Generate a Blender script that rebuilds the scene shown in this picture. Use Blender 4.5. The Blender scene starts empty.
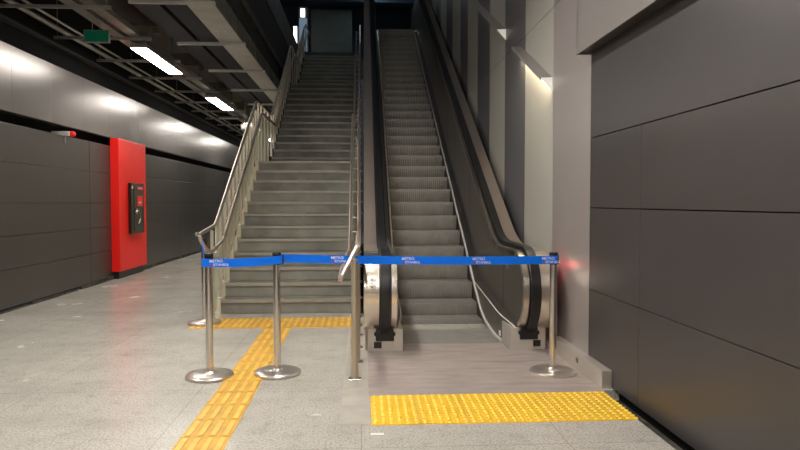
import bpy, bmesh, math
from mathutils import Vector
C = bpy.context.scene.collection
PI = math.pi

# ---------------------------------------------------------------- helpers
class MB:
    """collects shapes and links them as one mesh object"""
    def __init__(s): s.v = []; s.f = []; s.mi = []; s.cur = 0
    def add(s, vs, fs):
        n = len(s.v); s.v += [tuple(p) for p in vs]
        for f in fs: s.f.append(tuple(i + n for i in f)); s.mi.append(s.cur)
        return s
    def box(s, x0, x1, y0, y1, z0, z1):
        return s.add([(x0,y0,z0),(x1,y0,z0),(x1,y1,z0),(x0,y1,z0),(x0,y0,z1),(x1,y0,z1),(x1,y1,z1),(x0,y1,z1)],
                     [(0,3,2,1),(4,5,6,7),(0,1,5,4),(1,2,6,5),(2,3,7,6),(3,0,4,7)])
    def prism(s, pts, a, b, ax=0):
        """polygon pts extruded between a and b along axis ax (other two axes in order)"""
        def m(p, t):
            q = list(p); q.insert(ax, t); return tuple(q)
        n = len(pts); vs = [m(p, a) for p in pts] + [m(p, b) for p in pts]
        fs = [tuple(range(n))[::-1], tuple(range(n, 2*n))]
        fs += [(i, (i+1) % n, (i+1) % n + n, i + n) for i in range(n)]
        return s.add(vs, fs)
    def loft(s, rings, closed=True, caps=True):
        n = len(rings[0]); vs = [p for r in rings for p in r]; fs = []
        for k in range(len(rings) - 1):
            for i in range(n if closed else n - 1):
                j = (i + 1) % n
                fs.append((k*n+i, k*n+j, (k+1)*n+j, (k+1)*n+i))
        if caps: fs.append(tuple(range(n))[::-1]); fs.append(tuple((len(rings)-1)*n + i for i in range(n)))
        return s.add(vs, fs)
    def sweep(s, path, prof, side=None, closed_path=False):
        """profile (u,v) swept along path; u runs along the side vector, v along the normal"""
        P = [Vector(p) for p in path]; rings = []
        for i, p in enumerate(P):
            t = (P[min(i+1, len(P)-1)] - P[max(i-1, 0)]).normalized()
            if side is None:
                up = Vector((0,0,1)) if abs(t.z) < .95 else Vector((0,1,0))
                sd = t.cross(up).normalized()
            else: sd = Vector(side)
            nn = sd.cross(t).normalized()
            rings.append([tuple(p + sd*a + nn*b) for a, b in prof])
        return s.loft(rings)
    def tube(s, path, r, n=12, side=None):
        return s.sweep(path, [(r*math.cos(2*PI*k/n), r*math.sin(2*PI*k/n)) for k in range(n)], side)
    def lathe(s, prof, cx, cy, n=32, z0=0):
        rings = [[(cx + r*math.cos(2*PI*k/n), cy + r*math.sin(2*PI*k/n), z0 + z) for k in range(n)] for r, z in prof]
        return s.loft(rings)
    def build(s, name, mats, parent=None, smooth=False, bevel=0):
        me = bpy.data.meshes.new(name); me.from_pydata(s.v, [], s.f)
        if not isinstance(mats, (list, tuple)): mats = [mats]
        for m in mats: me.materials.append(m)
        for p, i in zip(me.polygons, s.mi): p.material_index = i
        bm = bmesh.new(); bm.from_mesh(me)
        bmesh.ops.recalc_face_normals(bm, faces=bm.faces); bm.to_mesh(me); bm.free()
        if smooth:
            me.polygons.foreach_set('use_smooth', [True]*len(me.polygons)); me.set_sharp_from_angle(angle=math.radians(40))
        o = bpy.data.objects.new(name, me); C.objects.link(o)
        if parent is not None: o.parent = parent; o.location = -parent_loc(parent)
        if bevel:
            b = o.modifiers.new('bevel', 'BEVEL'); b.width = bevel; b.segments = 2; b.limit_method = 'ANGLE'
        return o
def parent_loc(p):
    v = Vector(p.location)
    while p.parent: p = p.parent; v += p.location
    return v
def tag(o, label, cat, group=None, kind=None):
    if label: o['label'] = label
    if cat: o['category'] = cat
    if group: o['group'] = group
    if kind: o['kind'] = kind
    return o
def thing(name, label, cat, loc=(0,0,0), group=None):
    o = bpy.data.objects.new(name, None); C.objects.link(o); o.location = loc; o.empty_display_size = .1
    return tag(o, label, cat, group)
def struct(o): o['kind'] = 'structure'; return o
def copy_obj(o, parent=None):
    c = o.copy(); C.objects.link(c); c.parent = parent
    for ch in [k for k in bpy.data.objects if k.parent == o]: copy_obj(ch, c)
    return c
def lerp(a, b, t): return a + (b - a)*t

# ---------------------------------------------------------------- materials
def mat(name, col, rough=.5, metal=0., bump=0., bscale=60., var=0., vscale=3., spec=.5, stretch=(1,1,1), rvar=0.):
    m = bpy.data.materials.new(name); m.use_nodes = True; nt = m.node_tree; b = nt.nodes['Principled BSDF']
    b.inputs['Base Color'].default_value = (*col, 1); b.inputs['Roughness'].default_value = rough
    b.inputs['Metallic'].default_value = metal; b.inputs['Specular IOR Level'].default_value = spec
    tc = nt.nodes.new('ShaderNodeTexCoord'); mp = nt.nodes.new('ShaderNodeMapping'); mp.inputs['Scale'].default_value = stretch
    nt.links.new(tc.outputs['Object'], mp.inputs['Vector'])
    def noise(sc, det=4):
        n = nt.nodes.new('ShaderNodeTexNoise'); n.inputs['Scale'].default_value = sc; n.inputs['Detail'].default_value = det
        nt.links.new(mp.outputs[0], n.inputs['Vector']); return n
    if var:
        n = noise(vscale); mx = nt.nodes.new('ShaderNodeMix'); mx.data_type = 'RGBA'
        r = nt.nodes.new('ShaderNodeMapRange'); r.inputs[1].default_value = .3; r.inputs[2].default_value = .7
        nt.links.new(n.outputs['Fac'], r.inputs[0]); nt.links.new(r.outputs[0], mx.inputs['Factor'])
        mx.inputs['A'].default_value = (*[c*(1-var) for c in col], 1); mx.inputs['B'].default_value = (*[min(1, c*(1+var)) for c in col], 1)
        nt.links.new(mx.outputs['Result'], b.inputs['Base Color'])
    if rvar:
        n = noise(vscale*1.7); r = nt.nodes.new('ShaderNodeMapRange'); r.inputs[3].default_value = rough - rvar; r.inputs[4].default_value = rough + rvar
        nt.links.new(n.outputs['Fac'], r.inputs[0]); nt.links.new(r.outputs[0], b.inputs['Roughness'])
    if bump:
        n = noise(bscale); bp = nt.nodes.new('ShaderNodeBump'); bp.inputs['Strength'].default_value = bump; bp.inputs['Distance'].default_value = .01
        nt.links.new(n.outputs['Fac'], bp.inputs['Height']); nt.links.new(bp.outputs[0], b.inputs['Normal'])
    return m
def emis(name, col, st):
    m = bpy.data.materials.new(name); m.use_nodes = True; b = m.node_tree.nodes['Principled BSDF']
    b.inputs['Base Color'].default_value = (*col, 1); b.inputs['Emission Color'].default_value = (*col, 1); b.inputs['Emission Strength'].default_value = st
    return m

def concrete():
    m = mat('polished_concrete', (.4,.38,.34), .3, spec=.65); nt = m.node_tree; b = nt.nodes['Principled BSDF']
    N = nt.nodes.new; L = nt.links.new
    tc = N('ShaderNodeTexCoord')
    def noise(sc, det, rg, st=(1,1,1)):
        mp = N('ShaderNodeMapping'); mp.inputs['Scale'].default_value = st; L(tc.outputs['Object'], mp.inputs['Vector'])
        n = N('ShaderNodeTexNoise'); n.inputs['Scale'].default_value = sc; n.inputs['Detail'].default_value = det; L(mp.outputs[0], n.inputs['Vector'])
        r = N('ShaderNodeMapRange'); r.inputs[1].default_value = rg[0]; r.inputs[2].default_value = rg[1]; r.clamp = True
        L(n.outputs['Fac'], r.inputs[0]); return r.outputs[0]
    def mix(f, a, c):
        x = N('ShaderNodeMix'); x.data_type = 'RGBA'
        if isinstance(f, float): x.inputs['Factor'].default_value = f
        else: L(f, x.inputs['Factor'])
        for k, v in (('A', a), ('B', c)):
            if isinstance(v, tuple): x.inputs[k].default_value = (*v, 1)
            else: L(v, x.inputs[k])
        return x.outputs['Result']
    def mul(a, k):
        x = N('ShaderNodeMath'); x.operation = 'MULTIPLY'; L(a, x.inputs[0])
        if isinstance(k, float): x.inputs[1].default_value = k
        else: L(k, x.inputs[1])
        return x.outputs[0]
    c = mix(noise(1.1, 6, (.2,.8)), (.50,.475,.42), (.62,.59,.53))
    c = mix(mul(noise(70, 3, (.45,.62)), .55), c, (.22,.205,.18))          # speckle
    c = mix(mul(noise(110, 2, (.58,.7)), .6), c, (.55,.53,.48))
    c = mix(mul(noise(2.1, 3, (.45,.8), (.7,1.3,1)), .3), c, (.24,.225,.2))
    c = mix(mul(noise(9, 10, (.55,.8)), .5), c, (.24,.22,.195))       # worn stains
    c = mix(mul(noise(3.4, 5, (.5,.95), (1.8,.6,1)), .4), c, (.62,.59,.54))      # pale scuffs
    # slab joints
    br = N('ShaderNodeTexBrick'); br.offset = 0; br.inputs['Scale'].default_value = 1; br.inputs['Mortar Size'].default_value = .0035
    br.inputs['Brick Width'].default_value = 1.2; br.inputs['Row Height'].default_value = 1.2; br.inputs['Mortar Smooth'].default_value = .2
    L(tc.outputs['Object'], br.inputs['Vector'])
    c = mix(mul(br.outputs['Fac'], .45), c, (.15,.14,.125)); L(c, b.inputs['Base Color'])
    r = N('ShaderNodeMapRange'); r.inputs[3].default_value = .15; r.inputs[4].default_value = .3
    L(noise(1.6, 3, (.2,.8)), r.inputs[0]); L(r.outputs[0], b.inputs['Roughness'])
    bp = N('ShaderNodeBump'); bp.inputs['Strength'].default_value = .1; bp.inputs['Distance'].default_value = .003
    L(noise(50, 3, (0,1)), bp.inputs['Height']); L(bp.outputs[0], b.inputs['Normal'])
    return m
M = {}
M['floor'] = concrete()
M['slab'] = mat('floor_slab', (.47,.44,.385), .35, bump=.1, var=.14, vscale=7)
M['plate'] = mat('scratched_landing_plate', (.44,.375,.345), .45, .25, bump=.2, bscale=9, var=.16, vscale=5, stretch=(.7,2.6,1), rvar=.12)
M['yellow'] = mat('tactile_yellow', (.86,.5,.02), .45, bump=.05, var=.12, vscale=4)
M['stud'] = mat('tactile_yellow_stud', (.95,.66,.10), .35)
M['ochre'] = mat('tactile_ochre', (.66,.375,.05), .45, bump=.05, var=.18, vscale=6)
M['ochre_bar'] = mat('tactile_ochre_bar', (.88,.52,.10), .42, var=.15, vscale=9)
M['dark_panel'] = mat('charcoal_cladding', (.088,.080,.078), .36, .35, var=.06, vscale=.9, bump=.02, bscale=300)
M['left_panel'] = mat('charcoal_left_cladding', (.072,.066,.063), .34, .3, var=.06, vscale=.9)
M['upper_panel'] = mat('taupe_upper_cladding', (.20,.18,.172), .27, .5, var=.04, vscale=.8)
M['joint'] = mat('black_joint', (.008,.008,.008), .9, spec=.1)
M['light_strip'] = mat('pale_cladding', (.48,.465,.41), .42, .15, var=.03, vscale=1)
M['pink_strip'] = mat('rosy_grey_cladding', (.39,.35,.335), .36, .3, var=.03, vscale=1)
M['mid_strip'] = mat('grey_cladding', (.17,.163,.168), .4, .3, var=.04, vscale=1)
M['steel'] = mat('brushed_steel', (.50,.45,.39), .3, 1., bump=.04, bscale=40, stretch=(1,30,30), var=.05)
M['steel_dark'] = mat('brushed_dark_steel', (.25,.225,.2), .36, .9, bump=.03, bscale=30, var=.06, vscale=2)
M['deck'] = mat('bronze_deck', (.48,.40,.35), .36, .75, bump=.02, var=.05)
M['rail'] = mat('satin_handrail_steel', (.62,.54,.48), .42, 1., bump=.02, bscale=50)
M['strip'] = mat('pale_skirt_strip', (.8,.76,.7), .45, .1)
M['post'] = mat('satin_post_steel', (.60,.53,.42), .42, .8, bump=.02)
M['chrome'] = mat('polished_chrome', (.74,.70,.66), .2, 1., bump=.03, bscale=14)
M['base'] = mat('worn_steel_base', (.66,.60,.56), .3, .85, bump=.05, bscale=12)
M['newel'] = mat('polished_newel_steel', (.78,.71,.61), .27, 1., bump=.02, bscale=20)
M['bright'] = mat('bright_steel_plate', (.68,.64,.57), .36, .6, bump=.02)
M['fascia_panel'] = mat('bulkhead_grey_cladding', (.30,.275,.262), .38, .3, var=.03)
M['rubber'] = mat('black_rubber', (.015,.014,.014), .3, bump=.01)
M['black'] = mat('black_plastic', (.012,.012,.013), .4)
M['gloss_black'] = mat('gloss_black', (.012,.012,.012), .12)
M['step'] = mat('escalator_aluminium', (.34,.325,.30), .5, .3, var=.12, vscale=7)
M['step_edge'] = mat('escalator_worn_nosing', (.33,.32,.30), .5, .3, var=.05, vscale=9)
M['stair'] = mat('stair_granite', (.215,.208,.175), .5, bump=.12, bscale=90, var=.3, vscale=2.6)
M['nosing'] = mat('stair_nosing', (.33,.31,.26), .42, .2, var=.1, vscale=8)
M['red'] = mat('red_enamel', (.95,.014,.010), .36, var=.03)
M['white'] = mat('white_paint', (.72,.71,.68), .5)
M['sticker'] = mat('white_sticker', (.8,.78,.75), .5)
M['ink'] = mat('grey_ink', (.2,.2,.2), .6)
M['blue'] = mat('blue_webbing', (.0,.19,1.0), .6, bump=.1, bscale=400, spec=.25)
M['letter'] = mat('white_print', (.75,.8,.9), .6)
M['mark_red'] = mat('red_print', (.6,.02,.06), .6)
M['green'] = mat('green_sign_face', (.0,.16,.085), .4, var=.15, vscale=30)
M['galv'] = mat('galvanised_steel', (.27,.265,.24), .42, .5, var=.12, vscale=6)
M['galv_dull'] = mat('dull_galvanised_steel', (.16,.15,.13), .55, .4, var=.2, vscale=5)
M['tray'] = mat('grey_cable_tray', (.46,.455,.42), .5, .25, var=.1, vscale=4)
M['duct'] = mat('dark_duct', (.012,.013,.016), .8, var=.15)
M['ceil'] = mat('soffit_concrete', (.085,.078,.066), .85, bump=.3, bscale=20, var=.3, vscale=1.4)
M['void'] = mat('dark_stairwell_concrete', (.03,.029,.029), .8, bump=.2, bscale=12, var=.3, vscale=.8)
M['fascia'] = mat('grey_slab_fascia', (.12,.12,.118), .6, var=.1)
M['upper'] = mat('dark_blue_grey_plaster', (.05,.08,.12), .7, var=.1)
M['grille'] = mat('green_grey_screen', (.16,.19,.175), .7, var=.06)
M['cream'] = mat('cream_side_panel', (.62,.56,.42), .5, var=.05)
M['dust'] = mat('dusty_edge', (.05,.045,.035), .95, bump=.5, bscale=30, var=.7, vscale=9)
M['lamp'] = emis('lamp_diffuser', (1,.95,.87), 19)
M['lamp_soft'] = emis('overhead_lamp_diffuser', (1,.945,.88), 26)
M['cove'] = emis('cove_light_strip', (1,.86,.62), 13)
M['cap'] = emis('lit_end_cap', (.9,.86,.78), .15)
M['hall_lamp'] = emis('upper_hall_lamp', (1,.93,.86), 1.3)
M['hall_reflection'] = emis('upper_hall_glass_glow', (.3,.45,.6), .16)  # glow painted for the reflection in the blue balustrade glass
M['led'] = emis('red_led', (1,.02,.03), 9)
gm = bpy.data.materials.new('greenish_glass'); gm.use_nodes = True
_b = gm.node_tree.nodes['Principled BSDF']; _b.inputs['Base Color'].default_value = (.80,.88,.78,1); _b.inputs['Roughness'].default_value = .12
_b.inputs['Transmission Weight'].default_value = .0; _b.inputs['Alpha'].default_value = .86
M['glass'] = gm

# ---------------------------------------------------------------- room shell
XL, XR = -4.5, 1.88
m = MB().box(-4.62, 1.775, -5, 46, -.1, 0).box(1.775, 2.0, 4.62, 46, -.1, 0)
struct(m.build('floor', M['floor']))
m = MB().box(1.775, 2.1, -5, 4.62, -.14, -.08).box(1.76, 1.775, -5, 4.6, -.1, -.004)
struct(m.build('trim_1', M['dust']))
struct(MB().box(-.138, .058, 3.985, 8.0, -.02, .0025).build('trim_2', M['slab']))
# left wall : dark lower boards, recessed gap, taupe upper boards, dark top
wl = struct(MB().box(-4.85, -4.72, -5, 46, 0, 4.6).box(-4.72, -4.53, -5, 46, 3.44, 4.6).build('wall_left', M['joint']))
zs = [.045, .535, .96, 1.385, 1.91, 2.41]
ys = [-5 + 2.63*k for k in range(20)]
ysl = [y for y in [-5.0, -2.4, .2, 2.85, 5.5, 8.15, 10.95, 13.6, 16.2, 18.9, 21.5, 24.2, 27, 30, 33, 36, 39, 42, 46]]
m = MB()
for i in range(len(ysl) - 1):
    for j in range(5):
        m.box(-4.72, XL, ysl[i] + .003, ysl[i+1] - .003, zs[j] + .003, zs[j+1] - .003)
m.build('lower_cladding', M['left_panel'], wl, bevel=.003)
m = MB(); y = -5 + .9
while y < 45:
    m.box(-4.72, XL + .0, y + .0015, y + 1.06 - .0015, 2.56, 3.42); y += 1.06
m.build('upper_cladding', M['upper_panel'], wl, bevel=.002)
m = MB()
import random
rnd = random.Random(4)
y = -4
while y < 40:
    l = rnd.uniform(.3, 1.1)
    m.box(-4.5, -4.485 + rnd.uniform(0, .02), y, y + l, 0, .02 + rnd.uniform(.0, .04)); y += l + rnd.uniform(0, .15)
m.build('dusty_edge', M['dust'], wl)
# right wall : charcoal boards near, alternating strips beyond
wr = struct(MB().box(XR + .04, 2.1, -5, 25, -.14, 8.7).build('wall_right', M['joint']))
zr = [.0, .683, 1.353, 1.922, 2.62]
cuts = {0: [-5, -2.1, 1.05, 4.21, 5.165], 1: [-5, -2.1, 1.05, 4.21, 5.165], 2: [-5, -2.1, 1.05, 4.21, 5.165], 3: [-5, -.6, 5.165]}
m = MB()
for j in range(4):
    c = cuts[j]
    for i in range(len(c) - 1):
        g = .004 if j in (1, 2) else .0025
        m.box(XR, XR + .04, c[i] + .002, c[i+1] - .002, zr[j] + .003, zr[j+1] - g)
m.build('charcoal_cladding', M['dark_panel'], wr, bevel=.002)
edges = [5.165, 6.2, 7.28, 8.32, 9.32, 10.3, 11.27, 12.1, 13.15, 14.1, 15.1, 16.1, 17.1, 18.1, 19.1, 20.1, 21.1, 22.1, 24.4]
for i in range(len(edges) - 1):
    mm = M['pink_strip'] if i == 0 else (M['light_strip'] if i % 2 == 1 else M['mid_strip'])
    d = 0
    m = MB()
    for z0, z1 in ((.0, 3.30), (3.306, 5.9), (5.906, 8.7)):
        m.box(XR + d, XR + .04, edges[i] + .002, edges[i+1] - .002, z0, z1)
    m.build('cladding_strip', mm, wr)
# bulkhead over the charcoal boards
bk = struct(MB().box(1.765, XR + .04, -5, 5.16, 2.62, 4.2).build('wall_right_bulkhead', M['dark_panel']))
m = MB(); yy = 5.165
for k in range(9):
    m.box(1.755, 1.765, yy - 1.22 + .002, yy, 2.6, 3.4).box(1.755, 1.765, yy - 1.22 + .002, yy, 3.405, 4.2); yy -= 1.22
m.box(1.755, XR, 5.155, 5.167, 2.6, 4.2)
m.build('bulkhead_cladding', M['fascia_panel'], bk)
# steel skirting by the escalator
m = MB().box(1.80, XR, 4.66, 5.9, 0, .135)
sk = struct(m.build('baseboard_right', M['bright'], bevel=.004))
MB().box(1.796, 1.80, 5.18, 5.23, .06, .1).build('latch', M['steel_dark'], sk)
# ceilings and walls out of direct view
m = MB().box(-4.6, -1.9, -5, 46, 4.62, 4.75).box(-1.87, 2.0, -5, 7.7, 4.2, 4.4)
struct(m.build('ceiling', M['ceil']))
m = MB().box(-4.7, 2.0, -5.1, -5, 0, 4.6)
struct(m.build('wall_rear', M['pink_strip']))
struct(MB().box(-4.7, -1.9, 45.9, 46.1, 0, 4.7).build('wall_far', M['void']))
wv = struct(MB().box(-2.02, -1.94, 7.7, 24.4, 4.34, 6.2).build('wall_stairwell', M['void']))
MB().box(-1.94, -1.925, 7.7, 24.4, 5.55, 6.2).build('slab_edge', M['fascia'], wv)
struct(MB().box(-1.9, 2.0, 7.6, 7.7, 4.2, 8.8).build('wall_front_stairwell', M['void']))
struct(MB().box(-6.1, 2.0, 7.6, 25, 8.7, 8.85).build('ceiling_upper', M['upper']))
m = MB().box(-6.1, 2.0, 24.4, 24.6, 6.1, 8.8)
struct(m.build('wall_back', M['upper']))
struct(MB().box(-6.1, -1.98, 7.7, 24.4, 6.1, 6.2).box(-1.98, 2.0, 20.8, 24.4, 6.05, 6.2).build('floor_upper', M['fascia']))
struct(MB().box(-6.2, -6.1, 7.6, 24.6, 6.1, 8.8).build('wall_upper_left', M['upper']))
g = tag(MB().box(-1.75, -.305, 23.0, 23.12, 6.2, 8.19).box(-1.75, -.305, 22.99, 23.0, 7.0, 7.02).build('partition_screen', M['grille']),
        'grey green partition standing on the upper floor at the head of the stairs', 'partition')
struct(MB().box(-1.9, 2.0, 22.4, 22.8, 8.3, 8.75).build('trim_3', M['upper']))

# ---------------------------------------------------------------- staircase
st = thing('staircase', 'wide grey stone staircase beside the escalator with pale nosings and landings', 'staircase', (-.95, 8.05, 0))
SX0, SX1 = -1.75, -.10
RISE = .175
steps = [(8.07 + .277*k, RISE*(k+1)) for k in range(12)]
e1 = steps[-1]
steps2 = [(12.75 + .295*k, 2.1 + RISE*(k+1)) for k in range(13)]
steps3 = [(17.95 + .29*k, 4.375 + .166*(k+1)) for k in range(11)]
def flight(sts, end, low=0, dark=False):
    for k, (y, z) in enumerate(sts):
        y1 = sts[k+1][0] if k + 1 < len(sts) else end
        rs = z - (sts[k-1][1] if k else z - RISE)
        m = MB()
        m.prism([(y + .012, z - .17), (y1 + .06, z - .17), (y1 + .06, z), (y - .0, z), (y - .0, z - .036), (y + .012, z - .036)], SX0, SX1)
        s = m.build('landing' if k == len(sts) - 1 else 'step', M['stair'], st)
        n = MB().prism([(y - .006, z - .036), (y + .05, z - .036), (y + .05, z + .003), (y - .002, z + .003), (y - .006, z)], SX0 + .002, SX1 - .002)
        n.build('nosing', M['nosing'] if not dark else M['nosing'], s)
flight(steps, 12.75); flight(steps2, 17.95); flight(steps3, 21.0)
# stepped side strips beside the treads and side walls below
def stringer(x0, x1, sts, end, up, low):
    pts = [(sts[0][0] - .03, low)]
    for k, (y, z) in enumerate(sts):
        pz = sts[k-1][1] if k else z - RISE
        pts += [(y - .03, pz + up), (y - .03, z + up)]
    pts += [(end - .03, sts[-1][1] + up), (end - .03, low)]
    return MB().prism(pts, x0, x1)
stringer(-1.80, SX0, steps, 12.75, .02, 0).build('stringer', M['cream'], st)
stringer(-1.80, SX0, steps2, 17.95, .02, 1.6).build('stringer', M['black'], st)  # black here and on the next flight paints shade in the open gap
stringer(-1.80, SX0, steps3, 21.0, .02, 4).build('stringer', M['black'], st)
for s_, e_ in ((steps, 12.75), (steps2, 17.95), (steps3, 21.0)):
    stringer(SX1, -.055, s_, e_, .02, 0).build('stringer', M['steel_dark'], st)
m = MB().prism([(8.1, 0), (21, 0), (21, 6), (17.9, 4.2), (16.3, 4.2), (12.7, 2.0), (11.1, 2.0)], -1.83, -1.80)
m.build('side_panel', M['cream'], st)
MB().box(-1.83, -.06, 8.3, 21, 0, .05).build('base_slab', M['void'], st)

# rails
def rail_pts(x, off, ex_far=True, xbot=None):
    z = lambda k: k + off
    sl = .175/.277
    p = []
    p += [(x, 8.0, z(.12)), (x, 8.0 + 2.0, z(.12 + 2*sl)), (x, 11.15, z(2.1)), (x, 11.3, z(2.13)), (x, 13.0, z(2.13)), (x, 13.12, z(2.18))]
    s2 = .175/.295
    p += [(x, 14.2, z(2.18 + 1.08*s2)), (x, 16.6, z(4.30 + .07)), (x, 16.85, z(4.42)), (x, 18.1, z(4.42)), (x, 18.25, z(4.5)), (x, 21.0, z(6.1)), (x, 21.3, z(6.2)), (x, 22.0, z(6.2))]
    return p
def smooth_path(P, r=.05, n=4):
    P = [Vector(p) for p in P]; out = [P[0]]
    for i in range(1, len(P) - 1):
        a, b, c = P[i-1], P[i], P[i+1]
        ra = min(r, (a-b).length*.45); rc = min(r, (c-b).length*.45)
        s = b + (a-b).normalized()*ra; e = b + (c-b).normalized()*rc
        for k in range(n + 1):
            t = k/n; out.append(s*(1-t)**2 + b*2*t*(1-t) + e*t*t)
    out.append(P[-1]); return [tuple(p) for p in out]

def stair_floor(y):
    z = 0
    for s in (steps, steps2, steps3):
        for yy, zz in s:
            if y >= yy - .001: z = zz
    return z
def rail_h(y, off):
    P = rail_pts(0, off)
    for a, b in zip(P, P[1:]):
        if a[1] <= y <= b[1]: return lerp(a[2], b[2], (y - a[1])/(b[1] - a[1]))
    return P[0][2]

def railing(side, label):
    rt = thing('stair_railing', label, 'railing', (-1.78 if side < 0 else -.03, 8.0, 0))
    if side < 0:
        xu, xl, xp, xg = -1.79, -1.70, -1.775, -1.79
        up = [(xu, 22.0, 7.2)] ; 
        path = rail_pts(xu, 1.0)[::-1]
        path += [(xu - .02, 7.25, 1.03), (-1.76, 7.35, .87), (xl - .03, 7.5, .82)]
        low = [p for p in rail_pts(xl, .80)]
        path = path + low
    else:
        xu, xl, xp, xg = -.025, -.135, -.035, -.035
        path = rail_pts(xu, 1.0)[::-1]
        path += [(xu, 7.7, 1.06), (xu, 5.17, 1.045), (-.158, 4.93, .80), (-.165, 5.3, .80), (-.165, 7.3, .80), (xl - .005, 7.8, .82)]
        path += rail_pts(xl, .80)
    sp = smooth_path(path, .06)
    MB().tube(sp, .023, 12).build('handrail', M['rail'], rt, smooth=True)
    # balusters: one flat bar per tread
    spots = [(y + .10, 0) for y, z in steps] + [(y, 0) for y in (11.55, 11.95, 12.35)] + [(y + .1, 0) for y, z in steps2] + [(16.9, 0), (17.4, 0)] + [(y + .1, 0) for y, z in steps3[::2]]
    for i, (y, _) in enumerate(spots):
        zf = stair_floor(y); zt = rail_h(y, 1.0)
        m = MB().box(xp - .006 , xp + .024, y - .006, y + .006, zf - .05, zt - .015)
        m.box(xp - .01, xp + .05, y - .03, y + .03, zf - .01, zf + .012)
        m.build('baluster', M['post'], rt)
        b = MB().tube([(xp + .01, y, zt - .215), (xl, y, zt - .20)], .007, 8)
        b.build('bracket', M['rail'], rt, smooth=True)
    # glass infill
    for a, b, n in ((8.1, 11.15, 1), (11.25, 12.85, 1), (13.0, 16.4, 1), (18.2, 20.9, 1)):
        if a == 11.25: q = [(a, 2.15), (b, 2.15), (b, 2.98), (a, 2.98)]
        else:
            za, zb = rail_h(a, 0), rail_h(b, 0)
            q = [(a, za + .02), (b, zb + .02), (b, zb + .9), (a, za + .9)]
        xx = xg - .02 if side < 0 else xg + .018
        MB().prism(q, xx - .005, xx + .005).build('glass_panel', M['glass'], rt)
    return rt, xp
rl, xp = railing(-1, 'left stair railing with glass infill and looped double steel handrails by the corridor')
for y, zt in ((7.78, 1.06), (7.58, .80)):
    MB().box(-1.80, -1.765, y - .02, y + .02, 0, zt).build('post', M['post'], rl, bevel=.003)
MB().box(-1.795, -1.785, 7.6, 8.08, .1, .78).build('glass_panel', M['glass'], rl)
rr, xp = railing(1, 'right stair railing whose looped steel handrails reach forward past the escalator newel')
for k, (y, zt) in enumerate(((5.0, .955), (5.55, 1.03), (6.1, 1.03), (6.65, 1.03), (7.2, 1.04), (7.75, 1.05))):
    x = -.052 if k == 0 else -.035
    p = MB().tube([(x, y, 0), (x, y, zt)], .026, 16, side=(1, 0, 0)).build('post', M['post'], rr, smooth=True)
    MB().box(x - .05, x + .05, y - .035, y + .035, 0, .016).build('floor_flange', M['chrome'], p, bevel=.005)

# ---------------------------------------------------------------- escalator
XC = .90
T30 = .577
def G(d):
    if d < 6.9: return 0.
    if d < 7.64: return .39*(d - 6.9)**2
    if d < 17.6: return T30*(d - 7.27)
    t = min(d - 17.6, .7); return T30*(17.6 - 7.27) + T30*t - T30*t*t/1.4
es = thing('escalator', 'steel escalator with grooved grey steps and black handrails, stopped behind the blue belt', 'escalator', (XC, 6.2, 0))
# one step : grooved tread and ribbed riser, nosing at local origin
def step_mesh():
    m = MB(); W = .485; n = 30; p = 2*W/n
    prof = []
    for k in range(n):
        x = -W + k*p
        prof += [(x, 0), (x + p*.55, 0), (x + p*.62, 1), (x + p*.93, 1)]
    prof.append((W, 0))
    # tread : grooves run along y
    rings = []
    for y, dz in ((.0, .0), (.36, .0)):
        rings.append([(x, y, dz - .007*g) for x, g in prof] + [(W, y, -.03), (-W, y, -.03)])
    m.loft(rings)
    m.cur = 0
    rings = []
    for t in range(7):
        a = t/6
        z = -.24*a; yb = .05*a*a*1.2
        rings.append([(x, yb + .009*g - .001, z) for x, g in prof] + [(W, yb + .05, z), (-W, yb + .05, z)])
    m.loft(rings)
    m.cur = 1
    m.box(-W, W, -.004, .012, -.012, .0015)
    return m
es.rotation_euler.z = -.0055
first = None
ds = [6.9 + .35*k for k in range(32)]
for k, d in enumerate(ds):
    z = G(d) if d < 17.7 else G(17.95)
    if first is None:
        first = step_mesh().build('step', [M['step'], M['step_edge']], es); o = first
    else:
        o = first.copy(); C.objects.link(o); o.parent = es
    o.location = Vector((XC, d, z - .003)) - es.location
m = MB().box(XC - .5, XC + .5, 6.24, 6.95, -.05, .001); 
for k in range(45): m.box(XC - .49 + k*.022, XC - .49 + k*.022 + .009, 6.26, 6.9, .001, .004)
m.build('flat_step', M['step'], es)
m = MB().box(XC - .84, XC + .90, 4.575, 5.49, -.02, .006); m.build('landing_plate', M['plate'], es, bevel=.002)
m = MB().box(XC - .84, XC + .90, 5.496, 5.95, -.02, .006).box(XC - .49, XC + .49, 5.9, 6.2, -.02, .0065)
for k in range(40):
    x = XC - .485 + k*.0243; m.box(x, x + .014, 6.2, 6.25, -.01, .006)
m.build('comb_plate', M['plate'], es)
MB().box(XC - .5, XC + .5, 17.9, 20.9, 6.08, 6.19).build('upper_plate', M['step'], es)
m = MB()
for s in (-1, 1):
    pass
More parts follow.
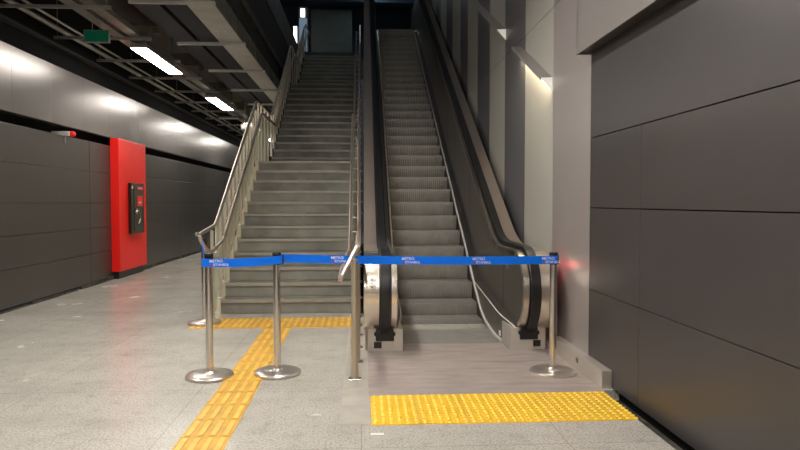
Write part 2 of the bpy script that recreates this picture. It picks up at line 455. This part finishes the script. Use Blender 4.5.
# truss underside and outer base
def fr(a, b, n): return [lerp(a, b, k/n) for k in range(n + 1)]
DD = fr(5.95, 6.9, 5) + fr(7.05, 7.95, 8) + fr(8.3, 17.4, 14) + fr(17.6, 18.4, 5) + [19.0, 19.9]
def S(d):
    if d < 7.9: return lerp(.222, .415, (d - 5.95)/1.95)
    return G(d) + .055
def oin(d): return lerp(.555, .50, min(1, (d - 5.95)/.45))
def Tt(d):
    z = .925 + T30*max(0, d - 7.12)
    if 6.8 < d < 7.44: t = (d - 6.8)/.64; z = .925 + T30*.32*t*t
    top = .925 + T30*(17.95 - 7.12)
    return min(z, top)
def hz(d): return Tt(d) + .035
for s in (-1, 1):
    lab = 'left' if s < 0 else 'right'
    X = lambda o: XC + s*o
    # newel and balustrade body outline (y,z)
    cy, cz, R = 6.07, .56, .365
    outl = [(6.25, .17)]
    for k in range(19):
        a = math.radians(250 - k*(250 - 90)/18 - 0)
        outl.append((cy + R*math.cos(a), cz + R*math.sin(a)))
    outl = [(cy + R*math.cos(math.radians(255 - 165*k/18)), cz + R*math.sin(math.radians(255 - 165*k/18))) for k in range(19)]
    tops = fr(6.4, 6.8, 2) + fr(6.88, 7.44, 8) + [8.5, 10, 12, 14, 16, 17.9, 17.95, 19.4]
    topl = [(d, Tt(d)) for d in tops]
    # top newel
    ze = topl[-1][1]
    topn = [(19.45 + R*math.sin(math.radians(15*k)), ze - R + R*math.cos(math.radians(15*k))) for k in range(1, 13)]
    bot = [(d, S(d) - .12) for d in DD[::-1] if d > 6.3]
    ring = outl + topl + topn + bot
    bal = MB().prism(ring, X(.585), X(.86)).build('balustrade', [M['steel_dark']], es, bevel=.0)
    # outer and inner newel cheeks in bright steel (wrap plates around the front)
    w = []
    for o0, o1, rr_ in ((.575, .625, .375), (.725, .875, .375)):
        m = MB(); rings = []
        for k in range(25):
            a = math.radians(252 - 162*k/24)
            c_, s_ = math.cos(a), math.sin(a)
            rings.append([(X(o0), cy + rr_*c_, cz + rr_*s_), (X(o1), cy + rr_*c_, cz + rr_*s_), (X(o1), cy + (rr_ - .05)*c_, cz + (rr_ - .05)*s_), (X(o0), cy + (rr_ - .05)*c_, cz + (rr_ - .05)*s_)])
        m.loft(rings); m.build('newel_plate', M['newel'], bal, smooth=True)
    # decks along the incline on both sides of the rail
    dl = [6.07, 6.5, 6.8] + fr(6.88, 7.44, 7) + [9, 12, 15, 17.8, 17.95, 19.4]
    for o0, o1, mm in ((.585, .63, M['steel']), (.73, .875, M['deck'])):
        m = MB(); m.loft([[(X(o0), d, Tt(d) - .05), (X(o1), d, Tt(d) - .05), (X(o1), d, Tt(d) + .010), (X(o0), d, Tt(d) + .010)] for d in dl])
        m.build('deck', mm, bal)
    # rail guide
    hp = [(6.02, .17)] if False else []
    R2 = .405
    hp = [(cy + R2*math.cos(math.radians(a)), cz + R2*math.sin(math.radians(a))) for a in range(242, 89, -8)]
    hp += [(d, hz(d) + .005) for d in [6.4, 6.8] + fr(6.88, 7.44, 8) + [9, 12, 15, 17.7, 17.95, 18.6, 19.4]]
    hp += [(19.45 + .4*math.sin(math.radians(15*k)), ze + .04 - .4 + .4*math.cos(math.radians(15*k))) for k in range(1, 13)]
    path = [(X(.68), y, z) for y, z in hp]
    prof = [(-.04, -.014), (-.043, .0), (-.036, .014), (-.02, .021), (.02, .021), (.036, .014), (.043, .0), (.04, -.014)]
    prof = [(a, -b) for a, b in prof]
    MB().sweep(path, prof, side=(1, 0, 0)).build('handrail', M['rubber'], bal, smooth=True)
    g = [(X(.68), y, z) for y, z in [(cy + .375*math.cos(math.radians(a)), cz + .375*math.sin(math.radians(a))) for a in range(248, 89, -9)] + [(d, Tt(d) + .012) for d in [6.4, 6.8] + fr(6.88, 7.44, 8) + [9, 12, 15, 17.7, 17.95, 19.4]]]
    MB().sweep(g, [(-.055, -.012), (.055, -.012), (.055, .012), (-.055, .012)], side=(1, 0, 0)).build('rail_guide', M['black'], bal)
    # skirt
    m = MB(); m.loft([[(X(oin(d)), d, min(0, G(d)) - .02 if d < 7.2 else G(d) - .45), (X(oin(d) + .012*0), d, S(d)), (X(.60), d, S(d) + .015), (X(.60), d, min(0, G(d)) - .02 if d < 7.2 else G(d) - .45)] for d in DD])
    sk_ = m.build('skirt', M['steel_dark'], es)
    pts = [(X(oin(d) - .006), d, max(.012, G(d) + .045 - .045*max(0, min(1, (7.0 - d)/.6)))) for d in [6.32] + DD if d >= 6.3]
    MB().sweep(pts, [(-.011, -.014), (.011, -.014), (.011, .014), (-.011, .014)], side=(1, 0, 0)).build('skirt_strip', M['strip'], sk_)
    pts = [(X(oin(d) - .003), d, S(d)) for d in DD if d <= 8.4]
    MB().tube(pts, .006, 6).build('skirt_edging', M['strip'], sk_)
    MB().box(min(X(.502), X(.492)), max(X(.502), X(.492)), 6.33, 6.39, .05, .10).build('sticker', M['sticker'], sk_)
    # outer cladding down to the floor
    ob = [(6.0, 0), (6.0, .2)] + [(d, S(d) - .1) for d in DD if d > 6.3] + [(19.9, 5.2), (8.2, 0)]
    ob = [(5.99, 0.0), (5.99, .2)] + [(d, Tt(d) - .06) for d in [6.4, 6.8] + fr(6.88, 7.44, 6) + [12, 17.9, 19.4]] + [(19.4, 4.9), (9.6, 0.0)]
    MB().prism(ob, X(.845), X(.862)).build('outer_cladding', M['deck'], bal)
    # newel base box
    bx = MB().box(min(X(.51), X(.84)), max(X(.51), X(.84)), 5.93, 6.42, 0, .215).build('newel_base', M['bright'], es, bevel=.006)
    ic = X(.68)
    m = MB().prism([(ic - .085, .105), (ic + .085, .105), (ic + .085, .15), (ic + .1, .16), (ic + .1, .18), (ic + .085, .19), (ic + .075, .232), (ic - .075, .232), (ic - .085, .19), (ic - .1, .18), (ic - .1, .16), (ic - .085, .15)], 5.902, 6.04, 1)
    m.build('handrail_inlet', M['black'], bx, bevel=.004)
    kx = XC - .68 - .095 if s < 0 else XC + .68 + .06
    kx = .155 if s < 0 else 1.66
    MB().box(kx - .036, kx + .036, 5.925, 5.935, .035, .095).build('key_socket', M['gloss_black'], bx)
    if s < 0:
        for a in (222 - 8, 205, 199):
            pass
        for zc, hh in ((.885, .03), (.70, .03), (.64, .03)):
            a = math.pi - math.asin(max(-1, min(1, (zc - cz)/.377)))
            yc = cy + .377*math.cos(a)
            rr2 = .3785
            ring2 = []
            m = MB()
            for da in (-.04, 0, .04):
                ring2.append([(.085, cy + rr2*math.cos(a + da), cz + rr2*math.sin(a + da)), (.135, cy + rr2*math.cos(a + da), cz + rr2*math.sin(a + da))])
            m.loft(ring2, closed=False, caps=False)
            t = m.build('sticker', M['sticker'], bal)
            m = MB(); r3 = .3795
            m.loft([[(xq, cy + r3*math.cos(a + da), cz + r3*math.sin(a + da)) for xq in (.092, .108)] for da in (-.018, .018)], closed=False, caps=False)
            m.build('pictogram', M['ink'], t)
    else:
        # panel joints and lock on the inner panel, red indicator on the outer cheek
        for d in (6.6, 8.75, 11.2, 13.6, 16):
            MB().box(X(.5835), X(.5845), d, d + .004, S(d) + .01, Tt(d) - .06).build('panel_joint', M['joint'], bal)
        MB().box(X(.575), X(.585), 6.37, 6.42, .73, .77).box(X(.57), X(.575), 6.385, 6.405, .71, .75).build('lock', M['steel'], bal, bevel=.002)
        MB().box(X(.872), X(.885), 5.84, 5.90, .80, .83).build('indicator_lamp', M['led'], bal)
# dark strip painted for the shade in the gap between stairs and escalator
MB().box(-.05, .035, 8.0, 20.8, 0, .03).build('dark_gap_strip', M['void'], es)

# ---------------------------------------------------------------- tactile paving
m = MB(); b = MB()
for k in range(13):
    y0 = 7.12 - .3*(k + 1)
    m.box(-1.073, -.777, y0 + .0015, y0 + .2985, -.01, .003)
    for j in range(4):
        x = -1.073 + .296*(j + .5)/4; b.box(x - .0175, x + .0175, y0 + .018, y0 + .282, .003, .0075)
o = m.build('tactile_path', M['ochre']); tag(o, 'long ochre tactile guide strip of raised bars running to the stairs', 'tactile paving')
b.build('raised_bars', M['ochre_bar'], o, bevel=.003)
m = MB(); b = MB()
nx = 6
for j in range(nx):
    for i in range(2):
        x0 = -1.92 + .302*j; y0 = 7.14 + .31*i
        m.box(x0 + .0015, x0 + .3, y0 + .0015, y0 + .3085, -.01, .003)
        for q in range(4):
            x = x0 + .302*(q + .5)/4; b.box(x - .017, x + .017, y0 + .015, y0 + .295, .003, .0075)
o = m.build('tactile_strip', M['ochre']); tag(o, 'ochre tactile strip lying across the foot of the stone stairs', 'tactile paving')
b.build('raised_bars', M['ochre_bar'], o, bevel=.003)
m = MB(); b = MB()
x = .062
while x < 1.77:
    w_ = min(.3155, 1.775 - x)
    for i in range(1):
        m.box(x + .0015, x + w_ - .0015, 3.962, 4.57, -.01, .004)
    nd = int(round(w_/.0526))
    for a in range(nd):
        for c in range(12):
            cx_ = x + (a + .5)*.0526; cy_ = 3.962 + (c + .5)*.0507
            b.lathe([(.015, 0), (.013, .004), (.009, .0075), (.003, .0085)], cx_, cy_, 10, .004)
    x += .3155
o = m.build('tactile_strip', M['yellow']); tag(o, 'bright yellow studded warning strip in front of the escalator plate', 'tactile paving')
b.build('raised_studs', M['stud'], o, smooth=True)['kind'] = 'stuff'
o = MB().box(.055, .135, 3.79, 3.825, 0, .004).build('floor_marker', M['white']); tag(o, 'small white marker tab on the floor near the yellow studs', 'marker')

# ---------------------------------------------------------------- stanchions and belt
def text_mesh(s, size):
    cu = bpy.data.curves.new('lettering', 'FONT'); cu.body = s; cu.size = size; cu.extrude = .0002; cu.offset = .0006
    o = bpy.data.objects.new('lettering', cu); C.objects.link(o)
    dg = bpy.context.evaluated_depsgraph_get(); me = bpy.data.meshes.new_from_object(o.evaluated_get(dg))
    bpy.data.objects.remove(o); return me
TM = text_mesh('METRO', .031); TI = text_mesh('ISTANBUL', .027)
for t in (TM, TI): t.materials.clear(); t.materials.append(M['letter'])
def stanchion(x, y, label):
    t = thing('barrier_post', label, 'barrier post', (x, y, 0), 'barrier posts in front of the stairs and escalator')
    MB().lathe([(.0, 0), (.18, 0), (.186, .006), (.187, .022), (.176, .031), (.12, .034), (.06, .036), (.045, .045), (.036, .055), (.0, .055)], x, y, 48).build('base', M['base'], t, smooth=True)
    MB().lathe([(.0, .05), (.029, .05), (.029, .90), (.0, .90)], x, y, 32).build('pole', M['chrome'], t, smooth=True)
    m = MB().lathe([(.0, .895), (.034, .895), (.036, .9), (.036, .985), (.034, .992), (.0, .992)], x, y, 24)
    h = m.build('head', M['black'], t, smooth=True)
    MB().box(x - .018, x + .018, y - .037, y + .03, .90, .975).build('belt_slot', M['gloss_black'], h)
    return t
def belt(root, a, b, zt0, zt1, marks):
    """belt from a to b (x,y), hung from root"""
    n = 24; a = Vector((*a, 0)); b = Vector((*b, 0)); L = (b - a).length; u = (b - a)/L; nn = Vector((u.y, -u.x, 0))
    H = .066; m = MB(); rings = []
    for k in range(n + 1):
        t = k/n; p = a + (b - a)*t; zt = lerp(zt0, zt1, t) - .012*4*t*(1 - t)
        w = .0015*math.sin(t*9)
        rings.append([tuple(p + nn*(.001 + w) + Vector((0, 0, zt))), tuple(p + nn*(.001 - w) + Vector((0, 0, zt - H))), tuple(p - nn*(.001 + w) + Vector((0, 0, zt - H))), tuple(p - nn*(.001 - w) + Vector((0, 0, zt)))])
    m.loft(rings); be = m.build('belt', M['blue'], root, smooth=True)
    ang = math.atan2(u.y, u.x)
    for s_ in marks:
        t = s_/L; p = a + (b - a)*t + nn*.0035; zt = lerp(zt0, zt1, t) - .012*4*t*(1 - t)
        for me, dx, dz in ((TM, 0, -.030), (TI, .028, -.057)):
            o = bpy.data.objects.new('lettering', me); C.objects.link(o); o.parent = be
            q = p + u*dx + Vector((0, 0, zt + dz)); o.location = q
            o.rotation_euler = (PI/2, 0, ang)
        q = p + u*.008 + Vector((0, 0, zt - .057))
        m = MB(); c_ = q
        m.add([tuple(c_), tuple(c_ + u*.016), tuple(c_ + u*.012 + Vector((0,0,.017))), tuple(c_ + u*.002 + Vector((0,0,.012)))], [(0,1,2,3)])
        m.build('printed_mark', M['mark_red'], be)
    bc = MB().box(b.x - .010, b.x + .010, b.y + .003, b.y + .018, lerp(zt0, zt1, 1) - H - .004, zt1 + .004).build('belt_clip', M['black'], be)
    return be
S1 = (-1.21, 5.16); S2 = (-.682, 5.22); S3 = (1.56, 5.10); S4 = (-1.80, 7.45)
p1 = stanchion(*S1, 'leftmost front chrome barrier post with blue belt, left of the ochre guide strip')
p2 = stanchion(*S2, 'chrome barrier post joining two blue belts, right of the ochre strip')
p3 = stanchion(*S3, 'rightmost chrome barrier post standing on the escalator plate')
p4 = stanchion(*S4, 'chrome barrier post at the back beside the left stair railing end')
belt(p1, (S1[0] - .045, S1[1] - .045), (S2[0] + .05, S2[1] - .048), .955, .972, [.06])
belt(p2, (S2[0] + .04, S2[1] - .02), (S3[0] + .02, S3[1] - .045), .980, .968, [.40, .97, 1.54, 2.10])
be = belt(p4, (S4[0] - .02, S4[1] - .03), (S1[0] - .03, S1[1] + .05), .975, .96, [])

# ---------------------------------------------------------------- left wall fittings
rp = thing('fire_pillar', 'tall bright red enamel pillar casing on the left charcoal wall', 'pillar', (-4.35, 12.5, .14))
MB().box(-4.5, -4.35, 11.83, 13.28, .137, 2.545).build('casing', M['red'], rp, bevel=.008)
MB().box(-4.5, -4.40, 11.9, 13.2, 0.0, .137).build('plinth', M['black'], rp)
cb = thing('intercom_cabinet', 'narrow black glossy emergency cabinet on the red pillar', 'cabinet', (-4.35, 12.55, .85))
Y0, Y1, Z0, Z1 = 12.27, 12.98, .80, 1.76
MB().box(-4.35, -4.29, Y0, Y1, Z0, Z1).build('frame', M['gloss_black'], cb, bevel=.01)
MB().box(-4.29, -4.282, Y0 + .13, Y1 - .05, Z0 + .05, Z1 - .05).build('door', M['gloss_black'], cb, bevel=.006)
m = MB().box(-4.282, -4.279, Y0 + .30, Y1 - .08, Z1 - .13, Z1 - .06); m.build('red_label', M['mark_red'], cb)
m = MB().box(-4.282, -4.279, Y0 + .30, Y1 - .12, Z1 - .44, Z1 - .24); m.build('red_label', M['red'], cb)
MB().box(-4.279, -4.277, Y0 + .36, Y1 - .19, Z1 - .38, Z1 - .36).box(-4.279, -4.277, Y0 + .44, Y1 - .26, Z1 - .36, Z1 - .30).box(-4.279, -4.277, Y0 + .33, Y1 - .16, Z1 - .10, Z1 - .085).build('pictogram', M['letter'], cb)
MB().box(-4.29, -4.283, Y0 + .03, Y0 + .09, Z1 - .11, Z1 - .06).build('badge', M['white'], cb)
MB().lathe([(.0, 0), (.035, 0), (.03, .02), (0, .02)], -4.27, Y0 + .22, 12, 1.22).box(-4.283, -4.262, Y0 + .19, Y0 + .24, 1.17, 1.28).build('handle', M['chrome'], cb)
MB().tube(smooth_path([(-4.277, Y0 + .36, 1.28), (-4.272, Y0 + .45, 1.1), (-4.277, Y0 + .36, .98)], .08), .012, 8).build('cord', M['steel_dark'], cb, smooth=True)
so = thing('fire_sounder', 'small red fire sounder on a white base in the left wall gap', 'alarm', (-4.5, 10.15, 2.44))
MB().box(-4.72, -4.45, 10.11, 10.17, 2.41, 2.48).build('base', M['white'], so, bevel=.01)
m = MB(); m.loft([[(-4.45 + dx, 10.17 + r*math.cos(2*PI*k/16), 2.445 + r*math.sin(2*PI*k/16)) for k in range(16)] for dx, r in ((0, .042), (.04, .042), (.06, .03), (.07, .012))])
m.build('horn', M['red'], so, smooth=True)
MB().box(-4.5, -4.48, 10.05, 10.07, 2.30, 2.41).build('bracket', M['galv'], so)
tag(MB().box(-4.5, -4.48, 17.7, 17.82, .47, .58).build('wall_socket', M['white'], bevel=.004), 'tiny white wall plate low on the left wall near the stairs', 'wall plate')

# ---------------------------------------------------------------- ceiling services on the left
ex = thing('exit_sign', 'green rectangular sign with pale frame hanging from a ceiling strut', 'sign', (-3.6, 9.2, 3.62))
MB().box(-3.815, -3.465, 9.16, 9.2, 3.60, 3.775).build('frame', M['galv'], ex, bevel=.006)
MB().box(-3.80, -3.48, 9.152, 9.16, 3.612, 3.763).build('face', M['green'], ex)
for x in (-3.7, -3.6): MB().tube([(x, 9.18, 3.775), (x, 9.18, 3.87)], .006, 6).build('hanger', M['galv'], ex)
lampno = ['second', 'third']
def lamp(x, y0, L, z, label, mm, w=.14, grp='corridor lamps in a row along the left ceiling'):
    t = thing('linear_lamp', label, 'ceiling lamp', (x, y0 + L/2, z), grp)
    MB().box(x - w/2, x + w/2, y0, y0 + L, z + .004, z + .07).build('housing', M['galv'], t, bevel=.004)
    MB().box(x - w/2 + .006, x + w/2 - .006, y0 + .01, y0 + L - .01, z - .006, z + .004).build('diffuser', mm, t)
    for yy in (y0 + .2, y0 + L - .2): MB().box(x - .05, x + .05, yy - .02, yy + .02, z + .07, z + .16).build('bracket', M['galv'], t)
    return t
Z = 3.70
for k, (y0, lb) in enumerate(((.6, 'linear ceiling lamp directly left of and above the viewer'), (5.25, 'linear ceiling lamp just before the green sign, overhead'), (9.87, 'largest bright linear lamp, beside the green ceiling sign'), (14.45, 'second bright linear lamp along the left ceiling, left of the stairs'), (19.1, 'third lamp of the ceiling row, just behind the stair handrail'), (23.7, 'lamp of the ceiling row hidden behind the stairs'))):
    lamp(-3.315, y0, 1.92, Z, lb, M['lamp'], w=.24)
for k, (x, y0, lb) in enumerate(((-.6, .2, 'overhead lamp above the open floor in front of the posts'), (-.6, 4.3, 'overhead lamp above the chrome barrier posts'), (-.6, -3.6, 'overhead lamp behind the viewer'))):
    lamp(x, y0, 2.3, 4.035, lb, M['lamp_soft'], w=.3, grp='overhead lamps out of view above the open floor')
for x0, x1, lb in ((-3.69, -3.53, 'left steel trunking channel above the row of lamps'), (-3.45, -3.29, 'right steel trunking channel above the row of lamps')):
    m = MB().prism([(x0, 3.87), (x1, 3.87), (x1, 3.95), (x1 - .008, 3.95), (x1 - .008, 3.878), (x0 + .008, 3.878), (x0 + .008, 3.95), (x0, 3.95)], -4, 40, 1)
    tag(m.build('trunking', M['galv']), lb, 'trunking')
tag(MB().tube([(-4.36, -4, 3.9), (-4.36, 40, 3.9)], .035, 12).build('conduit_pipe', M['galv'], smooth=True), 'thicker grey conduit pipe running along the top of the left wall', 'pipe')
tag(MB().tube([(-4.22, -4, 3.93), (-4.22, 40, 3.93)], .018, 8).build('conduit_pipe', M['galv'], smooth=True), 'thin grey conduit beside the thicker wall pipe', 'pipe')
m = MB().box(-4.52, -4.42, -4, 40, 3.68, 3.72)
tag(m.build('cable_tray', M['duct']), 'dark narrow cable tray on the left wall above the taupe panels', 'cable tray')
for k in range(12):
    y = 8.27 + 1.53*k
    m = MB().box(-4.5, -3.1, y - .02, y + .02, 3.80, 3.84)
    t = thing('ceiling_strut', 'steel strut crossing the left ceiling, number of its row set by distance', 'strut', (-3.8, y, 3.82), 'cross struts under the left ceiling')
    t['label'] = 'thin galvanised strut hung across under the left ceiling on threaded rods'
    m.build('channel', M['galv'], t)
    for x in (-4.45, -3.15): MB().tube([(x, y, 3.84), (x, y, 4.62)], .006, 6).build('hanger_rod', M['galv_dull'], t)
for k in range(8):
    y = 8.45 + 2.15*k
    t = thing('tray_bar', 'long pale support bar under the wide grey cable tray, crossing the dark ducts', 'strut', (-2.5, y, 3.93), 'support bars under the wide tray and ducts')
    MB().box(-2.95, -1.86, y - .02, y + .02, 3.93, 3.975).build('channel', M['tray'], t)
    for x in (-2.635, -2.285): MB().tube([(x, y, 3.97), (x, y, 4.62)], .006, 6).build('hanger_rod', M['galv_dull'], t)
ct = thing('cable_tray', 'wide pale grey cable tray with upright side fins along the stairwell opening', 'cable tray', (-2.1, 15, 4.0))
m = MB(); y = -2.0
while y < 30: m.box(-2.27, -1.91, y + .003, y + 1.497, 3.98, 3.995); y += 1.5
m.build('tray_floor', M['tray'], ct)
m = MB().box(-1.91, -1.895, -2, 30, 3.98, 4.24)
y = -2
while y < 24: m.box(-1.895, -1.882, y, y + .02, 3.97, 4.24); y += .55
m.build('side_wall', M['galv_dull'], ct)
m = MB(); y = -2.0 + .72
while y < 20:
    for x in (-2.18, -2.05):
        for q in (.71, .83): m.box(x - .008, x + .008, y + q - .008, y + q + .008, 3.975, 3.98)
    y += 1.5
m.build('bolt_heads', M['white'], ct)
for x0, x1, lb in ((-2.60, -2.30, 'dark square duct next to the wide grey tray'), (-3.02, -2.67, 'dark square duct farther from the wide tray')):
    tag(MB().box(x0, x1, -3, 40, 4.02, 4.3).build('air_duct', M['duct']), lb, 'duct')
for k, (y, lb) in enumerate(((10.7, 'nearest grey cut-corner ceiling plate by the first bright lamp'), (13.7, 'second grey cut-corner ceiling plate behind the first lamp'), (16.7, 'third grey cut-corner ceiling plate above the second lamp'), (19.7, 'farthest grey cut-corner ceiling plate'))):
    m = MB().prism([(-3.8, y), (-3.3, y), (-3.06, y + .5), (-3.06, y + 1.9), (-3.8, y + 1.9)], 4.25, 4.29, 2)
    t = tag(m.build('ceiling_plate', M['galv_dull']), lb, 'ceiling plate')
    MB().box(-3.4, -3.3, y + .12, y + .22, 4.17, 4.25).build('bracket', M['galv'], t)
tag(MB().tube(smooth_path([(-3.1, 10.4, 4.25), (-3.045, 10.6, 4.1), (-3.04, 10.65, 3.95), (-3.1, 10.7, 3.75)], .1), .012, 8).build('hanging_cable', M['black'], smooth=True), 'black cable looping down beside the first bright lamp', 'cable')
t = thing('batten_lamp', 'unlit batten lamp mounted across the ceiling beyond the second bright lamp', 'ceiling lamp', (-3.6, 18.0, 3.7))
MB().box(-3.95, -3.3, 17.95, 18.05, 3.68, 3.76).build('housing', M['galv_dull'], t, bevel=.01)
MB().tube([(-3.88, 17.94, 3.7), (-3.35, 17.94, 3.7)], .02, 10, side=(0,0,1)).build('tube', M['white'], t)
t = thing('ceiling_speaker', 'small pale box speaker hanging beside the third ceiling lamp', 'speaker', (-3.2, 17.0, 3.4))
MB().box(-3.14, -2.92, 17.0, 17.15, 3.29, 3.45).build('box', M['pink_strip'], t, bevel=.03)
MB().tube([(-3.03, 17.08, 3.44), (-3.03, 17.08, 4.62)], .015, 8).build('hanger', M['galv'], t)

M['cool'] = emis('cool_fill_glow', (.8,.9,1), 5)
for x, y in ((-1.0, 14.5), (-3.5, 15.0), (.6, 20.6)):  # added fill lights, out of view, brightening the dark upper hall
    t = thing('linear_lamp', 'added dim cool fill light, out of view on the high ceiling over the stairwell', 'ceiling lamp', (x, y, 8.6), 'added cool fill lights over the stairwell')
    MB().box(x - .1, x + .1, y, y + 1.5, 8.62, 8.7).build('housing', M['galv'], t, bevel=.004)
    MB().box(x - .09, x + .09, y + .02, y + 1.48, 8.612, 8.62).build('diffuser', M['cool'], t)
t = thing('wall_fill_light', 'added wide fill light, out of view on the wall above the front edge of the stairwell opening, facing the escalator', 'wall light', (.3, 7.8, 5.4))  # added fill light for the upper wall strips and escalator risers
MB().box(-.9, 1.5, 7.7, 7.76, 5.2, 5.6).build('housing', M['galv'], t)
MB().box(-.88, 1.48, 7.76, 7.77, 5.22, 5.58).build('diffuser', emis('wall_fill_glow', (1,.95,.9), 2.2), t)
# ---------------------------------------------------------------- wedge lights on the right wall
def wedge(y0, z0, L, label, lit=False):
    """top edge falls towards the viewer, parallel to the escalator"""
    t = thing('wedge_light', label, 'wall light', (XR, y0, z0), 'wedge lights stepping up the right wall')
    sl = .485
    def sec(y): 
        z = z0 + (y - y0)*sl
        return [(XR, y, z + .14), (XR - .115, y, z + .135), (XR - .116, y, z + .108), (XR - .112, y, z + .106), (XR - .106, y, z + .115), (XR, y, z)]
    MB().loft([sec(y0), sec(y0 + L)]).build('hood', M['pink_strip'], t)
    def sec2(y):
        z = z0 + (y - y0)*sl
        return [(XR - .102, y, z + .1119), (XR - .012, y, z + .0150), (XR - .0125, y, z + .0130), (XR - .1025, y, z + .1100)]
    MB().loft([sec2(y0 + .02), sec2(y0 + L - .02)]).build('light_strip', M['cove'] if lit else M['white'], t)
    MB().prism([(XR, z0 + .14), (XR - .115, z0 + .135), (XR, z0)], y0 - .006, y0, 1).build('end_cap', M['cap'], t)
wedge(6.24, 2.485, 1.24, 'lowest wedge-shaped wall light glowing warm over the pale panel', True)
wedge(8.29, 3.5, 2.3, 'wedge-shaped wall light just above and left of the lowest one')
wedge(11.3, 5.0, 2.3, 'wedge-shaped wall light high above the escalator, topmost of the row')

# ---------------------------------------------------------------- upper hall bits
t = thing('lamp_over_glass', 'small lamp over blue glass with a painted reflection at the upper floor beside the stairs', 'lamp and glass', (-2.0, 21.8, 6.2))
MB().box(-2.08, -1.76, 21.8, 22.0, 6.2, 7.93).build('frame', M['galv'], t, bevel=.01)
MB().box(-2.0, -1.86, 21.78, 21.8, 7.58, 7.86).build('lamp_panel', M['hall_lamp'], t)
MB().box(-2.05, -1.79, 21.78, 21.8, 6.3, 7.54).build('glass', M['hall_reflection'], t)
tag(MB().box(-2.25, -2.14, 21.9, 21.95, 6.2, 7.3).build('lit_panel', M['hall_lamp'], bevel=.004), 'tiny bright panel left of the lamp and blue glass on the upper floor', 'light panel')
tag(MB().lathe([(0, 0), (.09, 0), (.09, .1), (.05, .16), (0, .16)], -1.35, 21.6, 16, 8.2).box(-1.37, -1.33, 21.58, 21.62, 8.3, 8.7).build('ceiling_camera', M['galv'], smooth=True), 'small pale dome fitting on the upper hall ceiling', 'camera')

# ---------------------------------------------------------------- world and camera
w = bpy.data.worlds.new('World'); bpy.context.scene.world = w; w.use_nodes = True
w.node_tree.nodes['Background'].inputs[0].default_value = (.5,.55,.6,1); w.node_tree.nodes['Background'].inputs[1].default_value = .02
cd = bpy.data.cameras.new('camera'); cam = bpy.data.objects.new('camera', cd); C.objects.link(cam)
cd.sensor_width = 36; cd.lens = 36*640/800; cd.clip_start = .05; cd.clip_end = 200
cam.location = (0, 0, 1.4)
th = math.atan(23/640); ps = math.atan(39/640*math.cos(th))
cam.rotation_euler = (PI/2 - th, 0, -ps)
sc = bpy.context.scene; sc.camera = cam
sc.view_settings.view_transform = 'Standard'; sc.view_settings.look = 'None'; sc.view_settings.exposure = 1.2; sc.view_settings.gamma = 1
sc.view_settings.use_curve_mapping = False
